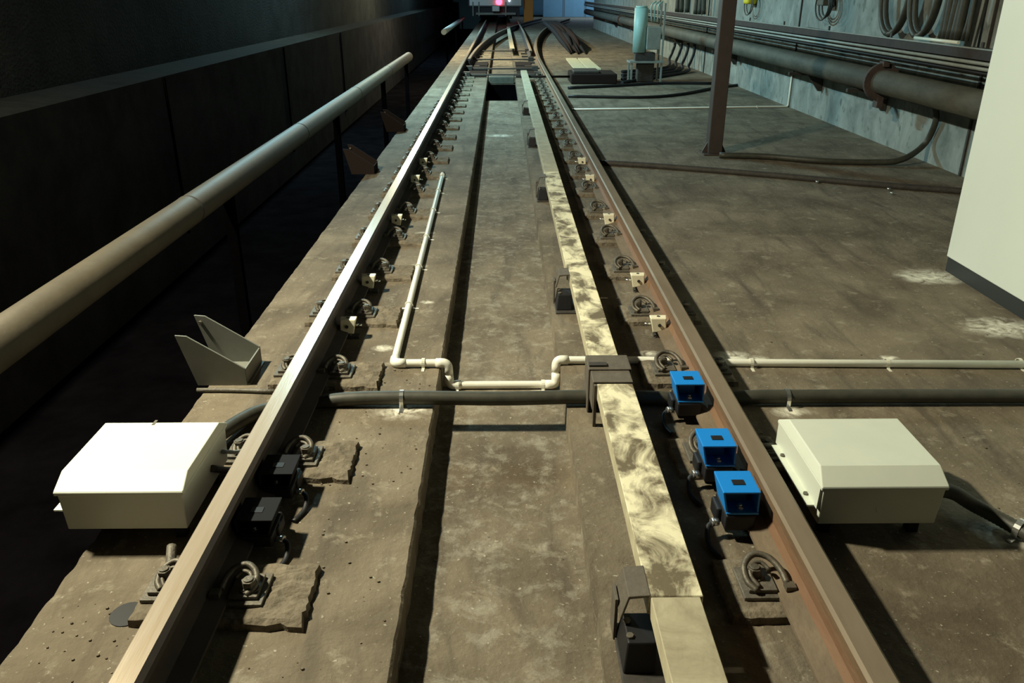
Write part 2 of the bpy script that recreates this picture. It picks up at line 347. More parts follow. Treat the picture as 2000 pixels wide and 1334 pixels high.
# ------------------------------------------------------------------ rail fasteners
def make_fastener(padw, rough_amp, yd, kx=1):
    t = thing('rail_fastener', 'x', 'rail clip')
    b = MB(); nx, ny = 9, 14; vs = []
    x0, x1, y0, y1, zt = -.05, padw, -.115, .115, .026
    for j in range(ny + 1):
        for i in range(nx + 1):
            x = x0 + (x1 - x0) * i / nx; y = y0 + (y1 - y0) * j / ny; e = 1 if i in (nx,) or j in (0, ny) else 0
            z = zt + noise.noise(Vector((x * 30, y * 30, padw * 9))) * rough_amp * (1 if x > .08 else .2)
            if e: z -= .006; x += noise.noise(Vector((x * 40, y * 40, 2))) * rough_amp * 1.5; y += noise.noise(Vector((x * 40, y * 40, 7))) * rough_amp
            vs.append((x, y, z))
    fs = [(j * (nx + 1) + i, j * (nx + 1) + i + 1, (j + 1) * (nx + 1) + i + 1, (j + 1) * (nx + 1) + i) for j in range(ny) for i in range(nx)]
    base = len(vs); edge = [i for i in range(nx + 1)] + [(j) * (nx + 1) + nx for j in range(1, ny + 1)] + [ny * (nx + 1) + i for i in range(nx - 1, -1, -1)] + [j * (nx + 1) for j in range(ny - 1, 0, -1)]
    for k in edge: vs.append((vs[k][0] * 1.0 + (0.004 if vs[k][0] > .1 else 0), vs[k][1] * 1.03, 0))
    E = len(edge); fs += [(edge[k], base + k, base + (k + 1) % E, edge[(k + 1) % E]) for k in range(E)]
    b.add(vs, fs); b.build('grout_pad', M['grout'], t)
    b = MB().box(-.02, .09, -.062, .062, .025, .037).box(.0, .075, -.045, .045, .037, .048); b.build('base_plate', M['steel'], t, .002)
    b = MB().cyl((.048, -.012, .046), .026, .006, 20).cyl((.048, -.012, .05), .019, .026, 6, smooth=False).cyl((.048, -.012, .076), .013, .004, 12); b.build('anchor_bolt', M['clip'], t, .0015)
    path = bez([(.060, -.052 * yd, .046), (.082, -.020 * yd, .058), (.080, .028 * yd, .080), (.045, .060 * yd, .096), (.004, .048 * yd, .094), (-.022, .008 * yd, .078), (-.030, -.034 * yd, .060)], 6)
    path = [Vector((p.x * kx, p.y * kx, .05 + (p.z - .05) * kx * .85)) for p in path]
    b = MB().tube(path, .0088, 8); b.box(-.044, -.018, min(-.055 * yd, -.03 * yd), max(-.055 * yd, -.03 * yd), .050, .064); b.build('spring_clip', M['clip'], t)
    path = bez([(.050, -.040 * yd, .050), (.068, -.008 * yd, .066), (.060, .026 * yd, .080), (.030, .036 * yd, .084), (.008, .012 * yd, .072)], 5)
    path = [Vector((p.x * kx, p.y * kx, .05 + (p.z - .05) * kx * .85)) for p in path]
    MB().tube(path, .006, 8).build('washer_loop', M['clip'], t)
    reg(t); return t
fR = make_fastener(.13, .004, -1, .9); fL = make_fastener(.20, .010, 1, .74); fO = make_fastener(.10, .005, -1, .7)
usedF = set()
def place_f(proto, x, y, rz, label, group):
    t = proto if proto.name not in usedF else copy_tree(proto)
    usedF.add(proto.name); t.location = (x, y, 0); t.rotation_euler = (0, 0, rz); tag(t, label, 'rail clip', group); return t
YF = [1.705 + .668 * i for i in range(0, 22)]
LI = ['spring clip fastener inside left rail nearest the camera, on crumbled grout pad', 'spring clip fastener inside left rail just below the black conduit', 'spring clip fastener inside left rail beside the end of the white pipe elbow',
      'spring clip fastener inside left rail just above the nearest cream block', 'spring clip fastener inside left rail above the second cream block']
RI = ['thick looped spring clip fastener inside right rail nearest the camera', 'spring clip fastener half behind the middle blue sensor', 'spring clip fastener beside the top blue sensor on the white pipe',
      'spring clip fastener beside the nearest cream block on right rail', 'spring clip fastener beside the second cream block on right rail']
for i, y in enumerate(YF):
    place_f(fL, XL + .07, y, 0, LI[i] if i < 5 else 'small dark spring clip fastener in the far row inside the left rail', 'fasteners inside the left rail')
    place_f(fR, XR - .07, y + .01, math.pi, RI[i] if i < 5 else 'small dark spring clip fastener in the far row inside the right rail', 'fasteners inside the right rail')
    if i < 16:
        place_f(fO, XL - .07, y + .02, math.pi, 'spring clip fastener outside the left rail beyond the bracket' if i > 2 else ['spring clip fastener outside left rail below the white box', 'spring clip fastener between left rail and white box', 'spring clip fastener outside left rail beside grey bracket'][i], 'fasteners outside the left rail')
    if 0 < i < 7:
        place_f(fO, XR + .07, y + .02, 0, 'spring clip fastener in the dark strip outside the right rail', 'fasteners outside the right rail')

# ------------------------------------------------------------------ cover board along the track
BH = .17
def board(y0, y1, x0, x1, m, label):
    b = MB(); th = .006
    P = [(x0, BH - .055), (x0, BH), (x1, BH), (x1, BH - .055), (x1 - th, BH - .055), (x1 - th, BH - th), (x0 + th, BH - th), (x0 + th, BH - .055)]
    b.prism(P, 'y', y0, y1)
    for f in range(len(b.f)): pass
    b.m = [1 if k == 2 else 0 for k in range(len(b.f))]
    o = b.build('cover_board', [m, M['board_edge']], None, .002, 1); b = None
    return tag(o, label, 'cover board', 'cover boards between the rails')
yj = at(1230, 1165, BH).y
board(.7, yj - .002, .345, .462, M['board2'], 'cover board section nearest the camera, dull tan')
board(yj, 2.64, .340, .470, M['board'], 'cream cover board section with swirling dirt, below the dark joint cover')
y2 = at(1120, 528, BH).y
board(2.86, y2, .336, .450, M['board'], 'cream cover board section directly above the dark joint cover')
y3 = at(1075, 335, BH).y
board(y2 + .004, y3, .328, .446, M['board'], 'cover board section between second and third support brackets')
y4 = at(1060, 280, BH).y
board(y3 + .004, y4, .332, .447, M['board2'], 'short cover board section beside the two farthest cream blocks')
board(y4 + .004, 13.1, .335, .445, M['board2'], 'grey green cover board section ending near the dark pit')
board(13.12, 15.4, .335, .445, M['board2'], 'short far cover board beside the dark pit')
board(21.5, 35, .20, .315, M['board2'], 'far thin cover board inside the switch')
# joint cover
t = thing('joint_cover', 'dark brown joint cover clamped over the cream board by the pipes', 'joint cover', (.40, 2.75, 0))
MB().prism([(-.075, .06), (-.075, .178), (.072, .178), (.072, .09), (.064, .09), (.064, .171), (-.066, .171), (-.066, .06)], 'y', -.115, .115).build('cap', M['jointcap'], t, .004)
MB().prism([(-.082, .0), (-.082, .184), (.080, .184), (.080, .07), (.072, .07), (.072, .178), (-.075, .178), (-.075, .0)], 'y', -.02, .11).build('collar', M['jointcap'], t, .004)
MB().prism([(-.078, .184), (-.06, .186), (-.01, .186), (-.01, .192), (-.078, .192)], 'y', .0, .03).build('tab', M['dark'], t, .002)
MB().box(-.072, -.06, -.13, -.105, 0, .17).build('foot', M['jointcap'], t, .002)
# support brackets
def bracket(y, label):
    t = thing('support_bracket', label, 'bracket', (.325, y, 0), 'support brackets of the cover board')
    MB().box(-.052, .05, -.10, .10, 0, .008).build('base', M['dark'], t, .002)
    b = MB().hexa([(-.048, -.07, .008), (.03, -.07, .008), (.03, .07, .008), (-.048, .07, .008), (-.038, -.05, .085), (.03, -.05, .085), (.03, .05, .085), (-.038, .05, .085)])
    b.build('insulator', M['black'], t, .004)
    MB().prism([(-.044, .10), (-.028, .16), (.02, .165), (.02, .172), (-.032, .168), (-.050, .10)], 'y', .01, .12).build('clamp_plate', M['jointcap'], t, .002)
    MB().box(-.056, -.048, .05, .11, .0, .125).build('strap', M['jointcap'], t, .001)
    for yy in (-.03, .02): MB().cyl((-.03, yy, .083), .009, .008, 6).build('bolt', M['steel'], t)
    reg(t); return t
for k, y in enumerate((1.50, 3.86, 6.2, 8.55, 10.9)):
    lab = ['black support bracket under board nearest the camera, in the bottom of the photo', 'dark support bracket beside the board joint above the joint cover', 'third support bracket, beside the short board section', 'small dark support bracket fourth from the camera', 'small dark support bracket fifth from the camera, near the pit'][k]
    if k == 0: b0 = bracket(y, lab)
    else:
        c = copy_tree(b0); c.location = (.315, y, 0); c['label'] = lab

# ------------------------------------------------------------------ blue wheel sensors
def sensor(x, y, side, label, hood=None, kz=1):   # side +1: open front toward camera, rail on +x
    t = thing('wheel_sensor', label, 'sensor', (x, y, 0), 'wheel sensors clamped to the rails')
    b = MB(); s = side; W0, W1 = -.054, .054
    def X(v): return v * s
    # hood: top, left, right, back, lip (leaning box)
    def q(x0, x1, y0, y1, z0, z1, sh0=0, sh1=0):
        b.hexa([(X(x0 + sh0), y0, z0), (X(x1 + sh0), y0, z0), (X(x1 + sh0), y1, z0), (X(x0 + sh0), y1, z0),
                (X(x0 + sh1), y0, z1), (X(x1 + sh1), y0, z1), (X(x1 + sh1), y1, z1), (X(x0 + sh1), y1, z1)])
    q(W0, W1, -.06, .055, .158, .164)
    b.hexa([(X(-.038), -.058, .088), (X(-.032), -.058, .088), (X(-.032), .05, .088), (X(-.038), .05, .088), (X(W0), -.06, .160), (X(W0 + .006), -.06, .160), (X(W0 + .006), .055, .160), (X(W0), .055, .160)])
    b.hexa([(X(.050), -.058, .088), (X(.056), -.058, .088), (X(.056), .05, .088), (X(.050), .05, .088), (X(W1 - .006), -.06, .160), (X(W1), -.06, .160), (X(W1), .055, .160), (X(W1 - .006), .055, .160)])
    b.hexa([(X(-.038), -.062, .088), (X(.056), -.062, .088), (X(.056), .05, .088), (X(-.038), .05, .088), (X(-.039), -.062, .095), (X(.056), -.062, .095), (X(.056), .05, .095), (X(-.039), .05, .095)])
    b.hexa([(X(-.038), .044, .088), (X(.056), .044, .088), (X(.056), .05, .088), (X(-.038), .05, .088), (X(W0), .049, .160), (X(W1), .049, .160), (X(W1), .055, .160), (X(W0), .055, .160)])
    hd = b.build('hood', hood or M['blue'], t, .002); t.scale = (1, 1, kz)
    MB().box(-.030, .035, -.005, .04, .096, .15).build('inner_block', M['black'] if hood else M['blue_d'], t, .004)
    MB().box(min(X(-.016), X(.020)), max(X(-.016), X(.020)), -.022, .004, .163, .1665).build('label_plate', M['black'], hd, .001)
    b = MB().cyl((X(.006), -.038, .095), .012, .008, 6, smooth=False).cyl((X(.006), -.038, .103), .006, .008, 8); b.build('bolt', M['silver'], hd)
    b = MB().box(-.040, .048, -.066, .06, .034, .087).box(min(X(-.055), X(-.036)), max(X(-.055), X(-.036)), -.02, .05, .03, .08); b.build('sensor_body', M['black'], t, .006)
    MB().cyl((X(-.052), -.035, .045), .012, .022, 12, axis=(-s, -.2, .1)).build('cable_gland', M['silver'], t)
    MB().tube(bez([(X(-.06), -.035, .046), (X(-.085), -.05, .035), (X(-.09), -.1, .012), (X(-.07), -.16, .01)], 5), .008, 8).build('cable', M['black'], t)
    return t
sensor(.682, 2.005, 1, 'blue wheel sensor on the right rail nearest the camera, lowest of three')
sensor(.682, 2.262, 1, 'blue wheel sensor in the middle of three on the right rail')
sensor(.682, 2.70, 1, 'blue wheel sensor farthest of three, just below the white pipe')
sensor(-.708, 1.96, -1, 'black wheel sensor in the left rail shadow, nearer of two', M['matte_black'], .68)
sensor(-.708, 2.20, -1, 'black wheel sensor in the left rail shadow, farther of two', M['matte_black'], .68)

# ------------------------------------------------------------------ cream clamp blocks on the rails
def block(s, y, label):
    t = thing('clamp_block', label, 'clamp block', ((XR - .063 if s > 0 else XL + .066), y, -.060), 'cream blocks on the rails')
    b = MB()
    def X(v): return v * s
    b.hexa([(X(-.030), -.030, .092), (X(.032), -.030, .098), (X(.040), .022, .098), (X(-.022), .022, .092), (X(-.042), -.024, .160), (X(.030), -.024, .160), (X(.038), .024, .160), (X(-.042), .024, .160)])
    bk = b.build('block', M['beige'], t, .004)
    b = MB().cyl((X(-.002), .004, .158), .008, .0035, 12).cyl((X(0), -.029, .128), .008, .004, 12, axis=(0, -1, .1)); b.build('screw_hole', M['dark'], bk)
    b = MB().tube(bez([(X(.0), 0, .095), (X(-.008), -.004, .07), (X(-.012), -.02, .05), (X(.03), -.03, .045)], 4), .008, 8)
    b.box(-.02, .05, -.015, .02, .05, .075); b.build('clamp_arm', M['dark'], t, .002)
    b = MB().cyl((X(-.036), 0, .125), .005, .028, 8, axis=(-s, 0, 0)); b.build('screw', M['silver'], t)
names = ['nearest', 'second nearest', 'third', 'fourth', 'farthest']
for s, nm in ((1, 'right'), (-1, 'left')):
    for k, y in enumerate((3.47, 4.09, 5.35, 6.62, 7.36)):
        block(s, y, f'cream clamp block on the {nm} rail, {names[k]} of the five')

# ------------------------------------------------------------------ white plastic conduit
t = thing('white_pipe', 'thin white plastic conduit zigzagging over the track and across the floor', 'pipe', (0, 0, 0))
zt, zb = .019, -.082
A = at(864, 342, zt); B = at(774, 694, zt); Bc = at(772, 701, zt); C = at(866, 699, zt); D = Vector((C.x + .012, C.y - .03, zb)); D = at(878, 752, zb); C.y = D.y + .01; C.x = D.x - .006
Bc.y = C.y; B = Vector((Bc.x, C.y, zt)); Eb = at(1086, 752, zb); Eb.y = D.y; Et = Vector((Eb.x + .002, Eb.y + .01, zt)); Et.y = at(1100, 703, zt).y
G = Vector((XR - .16, at(1200, 704, .014).y, .014)); H = Vector((XR + .13, at(1420, 708, .016).y, .016)); I = at(2040, 712, .019)
run = fillet([A, B, C, D, Eb, Et, G, H, I], .035)
MB().tube(run, .0165, 14).build('pipe_run', M['wpipe'], t)
def elbow(P0, P1, P2):
    u = (P0 - P1).normalized() * .05; v = (P2 - P1).normalized() * .05
    MB().tube(fillet([P1 + u, P1, P1 + v], .04, 6), .0205, 14).build('elbow', M['wpipe'], t)
elbow(A, B, C); elbow(B, C, D); elbow(C, D, Eb); elbow(D, Eb, Et); elbow(Eb, Et, G)
MB().tube([A + Vector((0, .02, 0)), A + Vector((0, -.03, 0))], .021, 12).build('end_cap', M['wpipe'], t)
def saddle(p, d, r, m, parent, w=.012, ear=.03):
    d = Vector(d).normalized(); s = Vector((-d.y, d.x, 0)); b = MB(); p = Vector(p)
    prof = [p - s * (r + ear) + Vector((0, 0, -r)), p - s * (r + .002) + Vector((0, 0, -r + .002))] + [p + s * (-(r + .002) * math.cos(a)) + Vector((0, 0, (r + .002) * math.sin(a))) for a in [math.pi * k / 8 for k in range(9)]] + [p + s * (r + .002) + Vector((0, 0, -r + .002)), p + s * (r + ear) + Vector((0, 0, -r))]
    vs = []
    for q in prof: vs += [q - d * w / 2, q + d * w / 2]
    th = [Vector(v) + (Vector(v) - p).normalized() * .003 for v in vs]; nn = len(prof)
    b.add(vs + th, [(2 * i, 2 * i + 1, 2 * i + 3, 2 * i + 2) for i in range(nn - 1)] + [(2 * nn + 2 * i, 2 * nn + 2 * i + 2, 2 * nn + 2 * i + 3, 2 * nn + 2 * i + 1) for i in range(nn - 1)]
          + [(2 * i, 2 * i + 2, 2 * nn + 2 * i + 2, 2 * nn + 2 * i) for i in range(nn - 1)] + [(2 * i + 1, 2 * nn + 2 * i + 1, 2 * nn + 2 * i + 3, 2 * i + 3) for i in range(nn - 1)])
    return b.build('clamp', m, parent)
for f in (.02, .16, .32, .5, .66, .82):
    saddle(A.lerp(B, f), B - A, .0165, M['wpipe'], t)
saddle(B.lerp(C, .55), C - B, .0165, M['wpipe2'], t)
for x in (-.20, .17): saddle((x, D.y, zb), (1, 0, 0), .0165, M['wpipe'], t)
for px_ in (1467, 1732, 1990): q = at(px_, 709, .018); saddle(q, (1, 0, 0), .0165, M['wpipe2'], t)

# black conduit across the track
t = thing('black_conduit', 'thick black rubber conduit laid across the track beside the white pipe', 'conduit')
yc = at(900, 777, .032).y
q1 = at(412, 832, .04); pts = [(-1.03, 2.32, .10), (-1.02, 2.42, .06), (-.96, yc - .17, .035), (-.90, yc - .07, .02), (XL - .0, yc - .005, -.004), (-.64, yc, .026), (-.4, yc, .034), (0, yc - .004, .030), (.3, yc, .033), (.62, yc - .003, .026), (XR, yc - .004, -.004), (.92, yc - .004, .028), (1.3, yc - .005, .032), (2.5, yc - .012, .032)]
MB().tube(bez(pts, 8), .0275, 16).build('hose', M['cable'], t)
q = at(785, 778, .033); saddle((q.x, yc, .031), (1, 0, 0), .0285, M['silver'], t, .014, .03)
q = at(1541, 781, .033); saddle((q.x, yc - .006, .031), (1, 0, 0), .0285, M['silver'], t, .014, .03)

# ------------------------------------------------------------------ junction boxes
def jbox(x0, label, mm, flange_side):
    t = thing('junction_box', label, 'junction box', (x0, 1.93, 0), 'equipment boxes beside the rails')
    Wd = .365; y0, y1 = 0, .40
    MB().hexa([(.01, .012, .055), (Wd - .012, .012, .055), (Wd - .012, y1 - .012, .055), (.01, y1 - .012, .055), (.008, .004, .186), (Wd - .006, .004, .186), (Wd - .006, y1 - .004, .186), (.008, y1 - .004, .186)]).build('body', mm, t, .003)
    lid = MB(); z0, z1 = .176, .222
    xi = .012 if flange_side < 0 else .002; xj = Wd - (.002 if flange_side < 0 else .002)
    lid.hexa([(0, 0, z0), (Wd, 0, z0), (Wd, y1, z0), (0, y1, z0), (0, 0, .188), (Wd, 0, .188), (Wd, y1, .188), (0, y1, .188)])
    lid.hexa([(0, 0, .188), (Wd, 0, .188), (Wd, y1, .188), (0, y1, .188), (xi, .062, z1), (xj, .062, z1), (xj, y1 - .06, z1), (xi, y1 - .06, z1)])
    lid.build('lid', mm, t, .003)
    f0, f1 = (-.022, .014) if flange_side < 0 else (-.03, .014)
    b = MB().box(f0, f1, .03, y1 - .03, .104, .110); fl = b.build('flange', mm, t, .001)
    if flange_side < 0:
        for yy in (.085, .30):
            MB().cyl((-.006, yy, .110), .008, .005, 12).build('screw', M['steel'], fl)
        MB().hexa([(-.001, .012, .108), (.01, .012, .108), (.01, y1 - .012, .108), (-.001, y1 - .012, .108), (.0, .01, .18), (.01, .01, .18), (.01, y1 - .01, .18), (0, y1 - .01, .18)]).build('side_panel', mm, t)
    for (sx, sy) in ((.05, .06), (Wd - .05, .06), (.05, y1 - .06), (Wd - .05, y1 - .06)):
        if flange_side < 0 or sx > .2: MB().box(sx - .015, sx + .015, sy - .015, sy + .015, 0, .056).build('foot', M['black'], t)
    MB().cyl((Wd * .55, .011, .115), .03, .003, 20, axis=(0, -1, 0)).build('knockout', mm, t)
    return t
jb = jbox(-1.268, 'off white junction box left of the shiny rail, hanging over dark trench', M['white_box'], 1)
MB().box(.155, .163, .325, .355, .2215, .2235).build('catch', M['steel'], jb)
MB().box(-.02, .2, .1, .30, .02, .056).build('bracket', M['dark'], jb)
jb2 = jbox(.902, 'pale grey green junction box right of the rusty rail, screwed flange on left', M['grey_box'], -1)
MB().cyl((.36, .10, .115), .022, .03, 14, axis=(1, 0, 0)).build('cable_gland', M['dark'], jb2)
t = thing('ribbed_cable', 'black flexible cable leaving the right junction box toward the right edge', 'cable')
pa = Vector((1.29, 2.03, .115)); pts = bez([pa, pa + Vector((.06, 0, -.015)), at(1900, 985, .05), at(1950, 1012, .03), at(2010, 1045, .028), at(2080, 1080, .028)], 14)
rr = [.021 + .002 * (i % 2) for i in range(len(pts))]
MB().tube(pts, rr, 12).build('hose', M['cable'], t)
q = at(1992, 1032, .03); saddle(q, pts[-1] - pts[-14], .024, M['silver'], t, .016, .025)
# cables behind the left box
def cable(name, label, pts, r, m, cat='cable', group=None, nseg=8):
    b = MB().tube(bez(pts, nseg), r, 10); o = b.build(name, m); return tag(o, label, cat, group)
cable('thin_conduit', 'thin grey conduit on the slab just below the grey bracket', [at(385, 762, .01), at(450, 762, .01), at(540, 765, .01)], .009, M['steel'], 'conduit', nseg=3)
cable('sensor_cable', 'slim grey cable looping between left junction box and rail', [(-.905, 2.26, .12), (-.89, 2.36, .06), (-.86, 2.46, .03), (-.80, 2.52, .012)], .007, M['galv'], 'cable', 'sensor cables by the left box')
cable('sensor_cable', 'dark cable curving from left junction box under the rail', [(-.905, 2.16, .12), (-.88, 2.26, .05), (-.85, 2.36, .02), (-.78, 2.42, .012)], .012, M['cable'], 'cable', 'sensor cables by the left box')
cable('sensor_cable', 'ribbed cable end looping below left junction box beside the rail', [(-.92, 1.84, .07), (-.90, 1.76, .05), (-.90, 1.68, .015), (-.87, 1.58, .01)], .014, M['steel'], 'cable', 'sensor cables by the left box')
b = MB().cyl(at(250, 1200, 0.0005) , .045, .002, 20); tag(b.build('drain_cover', M['black']), 'dark round drain hole cover on the slab left of the rail near the bottom', 'drain cover')

# ------------------------------------------------------------------ grey U brackets on the trench edge
def ubracket(dx, y, m, label, group='steel brackets on the trench edge'):
    t = thing('steel_bracket', label, 'bracket', (dx, y, 0), group)
    P = [(-.20, .0), (-.0, .0), (.0, .075), (-.215, .218), (-.26, .222)]
    MB().prism(P, 'y', -.004, .004).build('side_plate', m, t, .001)
    MB().prism(P, 'y', .216, .224).build('side_plate', m, t, .001)
    MB().prism([(-.20, .0), (.012, .0), (.012, .006), (-.20, .006)], 'y', 0, .22).build('base_plate', m, t)
    MB().hexa([(-.006, .0, .006), (0, .0, .006), (0, .22, .006), (-.006, .22, .006), (-.006, .0, .07), (0, .0, .07), (0, .22, .07), (-.006, .22, .07)]).build('web', m, t)
    MB().cyl((-.235, .205, .19), .008, .02, 8, axis=(0, 1, 0)).build('bolt', M['steel'], t)
ubracket(-1.05, 2.985, M['plate'], 'grey U shaped steel bracket on the trench edge above the white box')
ubracket(-1.13, 7.15, M['dim_brown'], 'dim brown bracket on the trench edge, nearer of two in the dark')  # bracket copy in darker brown, the dim light put into its colour
ubracket(-1.13, 9.5, M['dim_brown'], 'dim brown bracket on the trench edge, farther of two in the dark')

# ------------------------------------------------------------------ big pipe on the left
t = thing('large_pipe', 'large brown pipe running along the dark trench on the left', 'pipe', (0, 0, 0))
MB().tube([(-1.9, -1.2, .262), (-1.9, 4.84, .262), (-1.9, 17.4, .262)], .089, 32).build('pipe_run', M['bigpipe'], t)
for y in (4.84, 7.75, 10.9, 14.1):
    MB().tube([(-1.9, y - .012, .262), (-1.9, y - .008, .262), (-1.9, y + .008, .262), (-1.9, y + .012, .262)], [.0885, .0915, .0915, .0885], 32).build('joint', M['dark'], t)
for y in (1.0, 5.6, 9.6, 13.6, 17):
    MB().box(-1.95, -1.88, y - .03, y + .03, -.9, .178).build('stand', M['trench'], t)
t = thing('far_pipe', 'short grey pipe end in the dark at far left before the train', 'pipe')
MB().tube([(-1.9, 28.3, .262), (-1.9, 43, .262)], .089, 24).build('pipe_run', M['galv'], t)
for y in (30, 36, 42): MB().box(-1.95, -1.88, y - .03, y + .03, -.9, .178).build('stand', M['trench'], t)

# ------------------------------------------------------------------ right side: wall pipe, tray, conduits
t = thing('wall_pipe', 'long grimy pipe with a bolted coupling along the right wall', 'pipe')
PX, PZ, PR = 3.68, .675, .113
MB().tube([(PX, -1, PZ), (PX, 38, PZ)], PR, 32).build('pipe_run', M['rpipe'], t)
fc = atX(1722, 158, PX).y
b = MB()
b.tube([(PX, fc - .05, PZ), (PX, fc - .05, PZ), (PX, fc + .05, PZ), (PX, fc + .05, PZ)], [PR, .155, .155, PR], 28)
b.tube([(PX, fc - .02, PZ), (PX, fc + .02, PZ)], .175, 28); b.box(PX - .03, PX + .03, fc - .05, fc + .05, PZ - .24, PZ - .14); b.box(PX - .03, PX + .03, fc - .05, fc + .05, PZ + .14, PZ + .19)
b.build('coupling', M['flange'], t, .004)
for k, y in enumerate((atX(1415, 80, PX).y, atX(1215, 35, PX).y)):
    MB().tube([(PX, y - .06, PZ), (PX, y + .06, PZ)], .15, 24).build('coupling', M['flange'], t, .004)
for y in (6.1, fc + .5, atX(1560, 140, PX).y, 14.5, 19, 24, 30):
    b = MB().box(PX - .12, 3.99, y - .02, y + .02, PZ - .15, PZ - .115); b.prism([(3.99, PZ - .34), (3.99, PZ - .15), (3.80, PZ - .15), (3.95, PZ - .34)], 'y', y - .02, y + .02); b.build('pipe_bracket', M['dark'], t)
t = thing('cable_tray', 'long rust brown cable tray fixed along the right wall', 'cable tray')
TX, TZ = 3.60, 1.085
b = MB().box(TX, TX + .005, -1, 38, TZ - .085, TZ - .008, 0).box(TX, 3.96, -1, 38, TZ - .085, TZ - .08, 0); b.build('tray_channel', M['tray'], t)
MB().box(TX - .006, TX + .012, -1, 38, TZ - .008, TZ + .002).build('lip', M['galv'], t)
b = MB()
for y in [3 + 1.55 * k for k in range(22)]:
    MB().box(TX, 3.995, y - .02, y + .02, TZ - .115, TZ - .086).build('arm', M['tray'], t) if y < 20 else None
    if y < 16: MB().box(3.602, 3.615, y + .3, y + .33, TZ, TZ + .045).build('hook', M['dark'], t)
for k, (z, x, mm, lab) in enumerate(((.985, 3.58, M['galv'], 'upper grey conduit running under the cable tray'), (.948, 3.575, M['galv'], 'lower grey conduit running under the cable tray'), (.915, 3.60, M['black'], 'black cable running lowest under the cable tray'))):
    tag(MB().tube([(x, -1, z), (x, 38, z)], .014, 10).build('wall_conduit', mm), lab, 'conduit', 'conduits under the cable tray')
t = thing('cable_bundle', 'black cables lying in the tray along the right wall', 'cable')
for k in range(3):
    pts = [(3.68 + .07 * k, -1 + i * 1.3, TZ - .05 + .02 * math.sin(i * 2.1 + k)) for i in range(30)]
    MB().tube(bez(pts, 2), .018, 8).build('strand', M['black'], t)
# hanging coils, ellipses on the wall
def coil(px0, px1, ybot, label, r=.022, turns=2, group='cable coils on the right wall', ztop=1.95):
    a = atX(px0, ybot - 50, 3.86); c = atX(px1, ybot - 50, 3.86); m_ = atX((px0 + px1) / 2, ybot, 3.86)
    yc_ = (a.y + c.y) / 2; ry = abs(a.y - c.y) / 2; zb_ = m_.z; t = thing('cable_coil', label, 'cable coil', (3.86, yc_, zb_), group)
    H_ = (ztop - zb_) / 2
    for k in range(turns):
        pts = [(.0 + .03 * k, (ry - .03 * k) * math.sin(an), H_ - (H_ - .02 * k) * math.cos(an)) for an in [2 * math.pi * i / 32 for i in range(33)]]
        MB().tube(pts, r, 8).build('loop', M['cable'], t)
    MB().tube([(-.03, 0, ztop - zb_ - .03), (.14, 0, ztop - zb_ - .03)], .012, 8).build('hanger', M['dark'], t)
coil(1718, 1772, 68, 'left black cable coil hanging on the right wall above the tray', .03)
coil(1774, 1828, 72, 'right black cable coil hanging beside the first coil', .03)
coil(1596, 1622, 40, 'small cable coil hanging under a grey box on the wall', .01, 3, 'small cord loops', 1.5)
coil(1457, 1471, 30, 'small cord loop hanging under the yellow fitting', .008, 2, 'small cord loops', 1.45)
p = atX(1608, 4, 3.88)
tag(MB().box(3.84, 3.995, p.y - .10, p.y + .10, p.z - .04, p.z + .25).build('wall_box', M['rpipe'], None, .01), 'grey box on the right wall above the small coil', 'wall box')
p = atX(1460, 4, 3.88)
tag(MB().box(3.84, 3.995, p.y - .13, p.y + .13, p.z - .03, p.z + .25).build('wall_fitting', M['yellow'], None, .03), 'yellow plastic fitting on the right wall beside the post', 'fitting')
def drop(pxs, y0, y1, label, X=3.84, r=.02, group='cables dropping down the right wall'):
    t = thing('cable_drop', label, 'cable', (0, 0, 0), group)
    for x in pxs:
        a = atX(x, y1, X); pts = [(X, a.y, 2.3), (X + .02 * math.sin(x), a.y + .04 * math.sin(x * 3), 1.6), (X, a.y, a.z)]
        MB().tube(bez(pts, 6), r, 8).build('strand', M['cable'], t)
drop((1838, 1845, 1853, 1862, 1870), 0, 78, 'thick bunch of dark cables hanging down behind the white tube', r=.035)
drop((1880, 1888), 0, 80, 'thin pair of cables hanging down beside the cabinet', r=.018)
drop((1322, 1331, 1342), 0, 24, 'three dark cables dropping to the tray left of the post', r=.05)
drop((1358, 1366, 1374), 0, 28, 'dark cables dropping to the tray close beside the post', r=.045)
a = atX(1787, 74, 3.62); c = atX(1872, 84, 3.62)
tag(MB().tube([(3.62, a.y, TZ + .022), (3.62, c.y, TZ + .022)], .014, 10).build('light_tube', M['white_box']), 'short white tube lying on the cable tray edge below the coils', 'tube')
# cables from the pipe down to the floor near the post
t = thing('floor_cable', 'dark cables dropping from the wall pipe and bending onto the floor beyond the post', 'cable', (0, 0, 0))
for k in range(4):
    a = atX(1318 + 13 * k, 84, 3.86); zf = .03; e1 = at(1300 + 12 * k, 132 + 3 * k, zf); e2 = at(1215, 140 + 7 * k, zf)
    MB().tube(bez([a, (3.86, a.y, .35), (3.75, a.y - .1, .1), e1, e2], 6), .03, 8).build('strand', M['black'], t)
cable('floor_cable', 'dark cable on the floor beyond the white line, ending at the post', [at(1110, 188, .02), at(1250, 190, .02), at(1330, 184, .02), at(1395, 172, .02), at(1440, 166, .02)], .022, M['black'])
cable('floor_cable', 'dark cable crossing behind the signal box toward the rails', [at(1110, 172, .02), at(1195, 168, .02), at(1290, 163, .02), at(1390, 163, .02)], .028, M['black'])
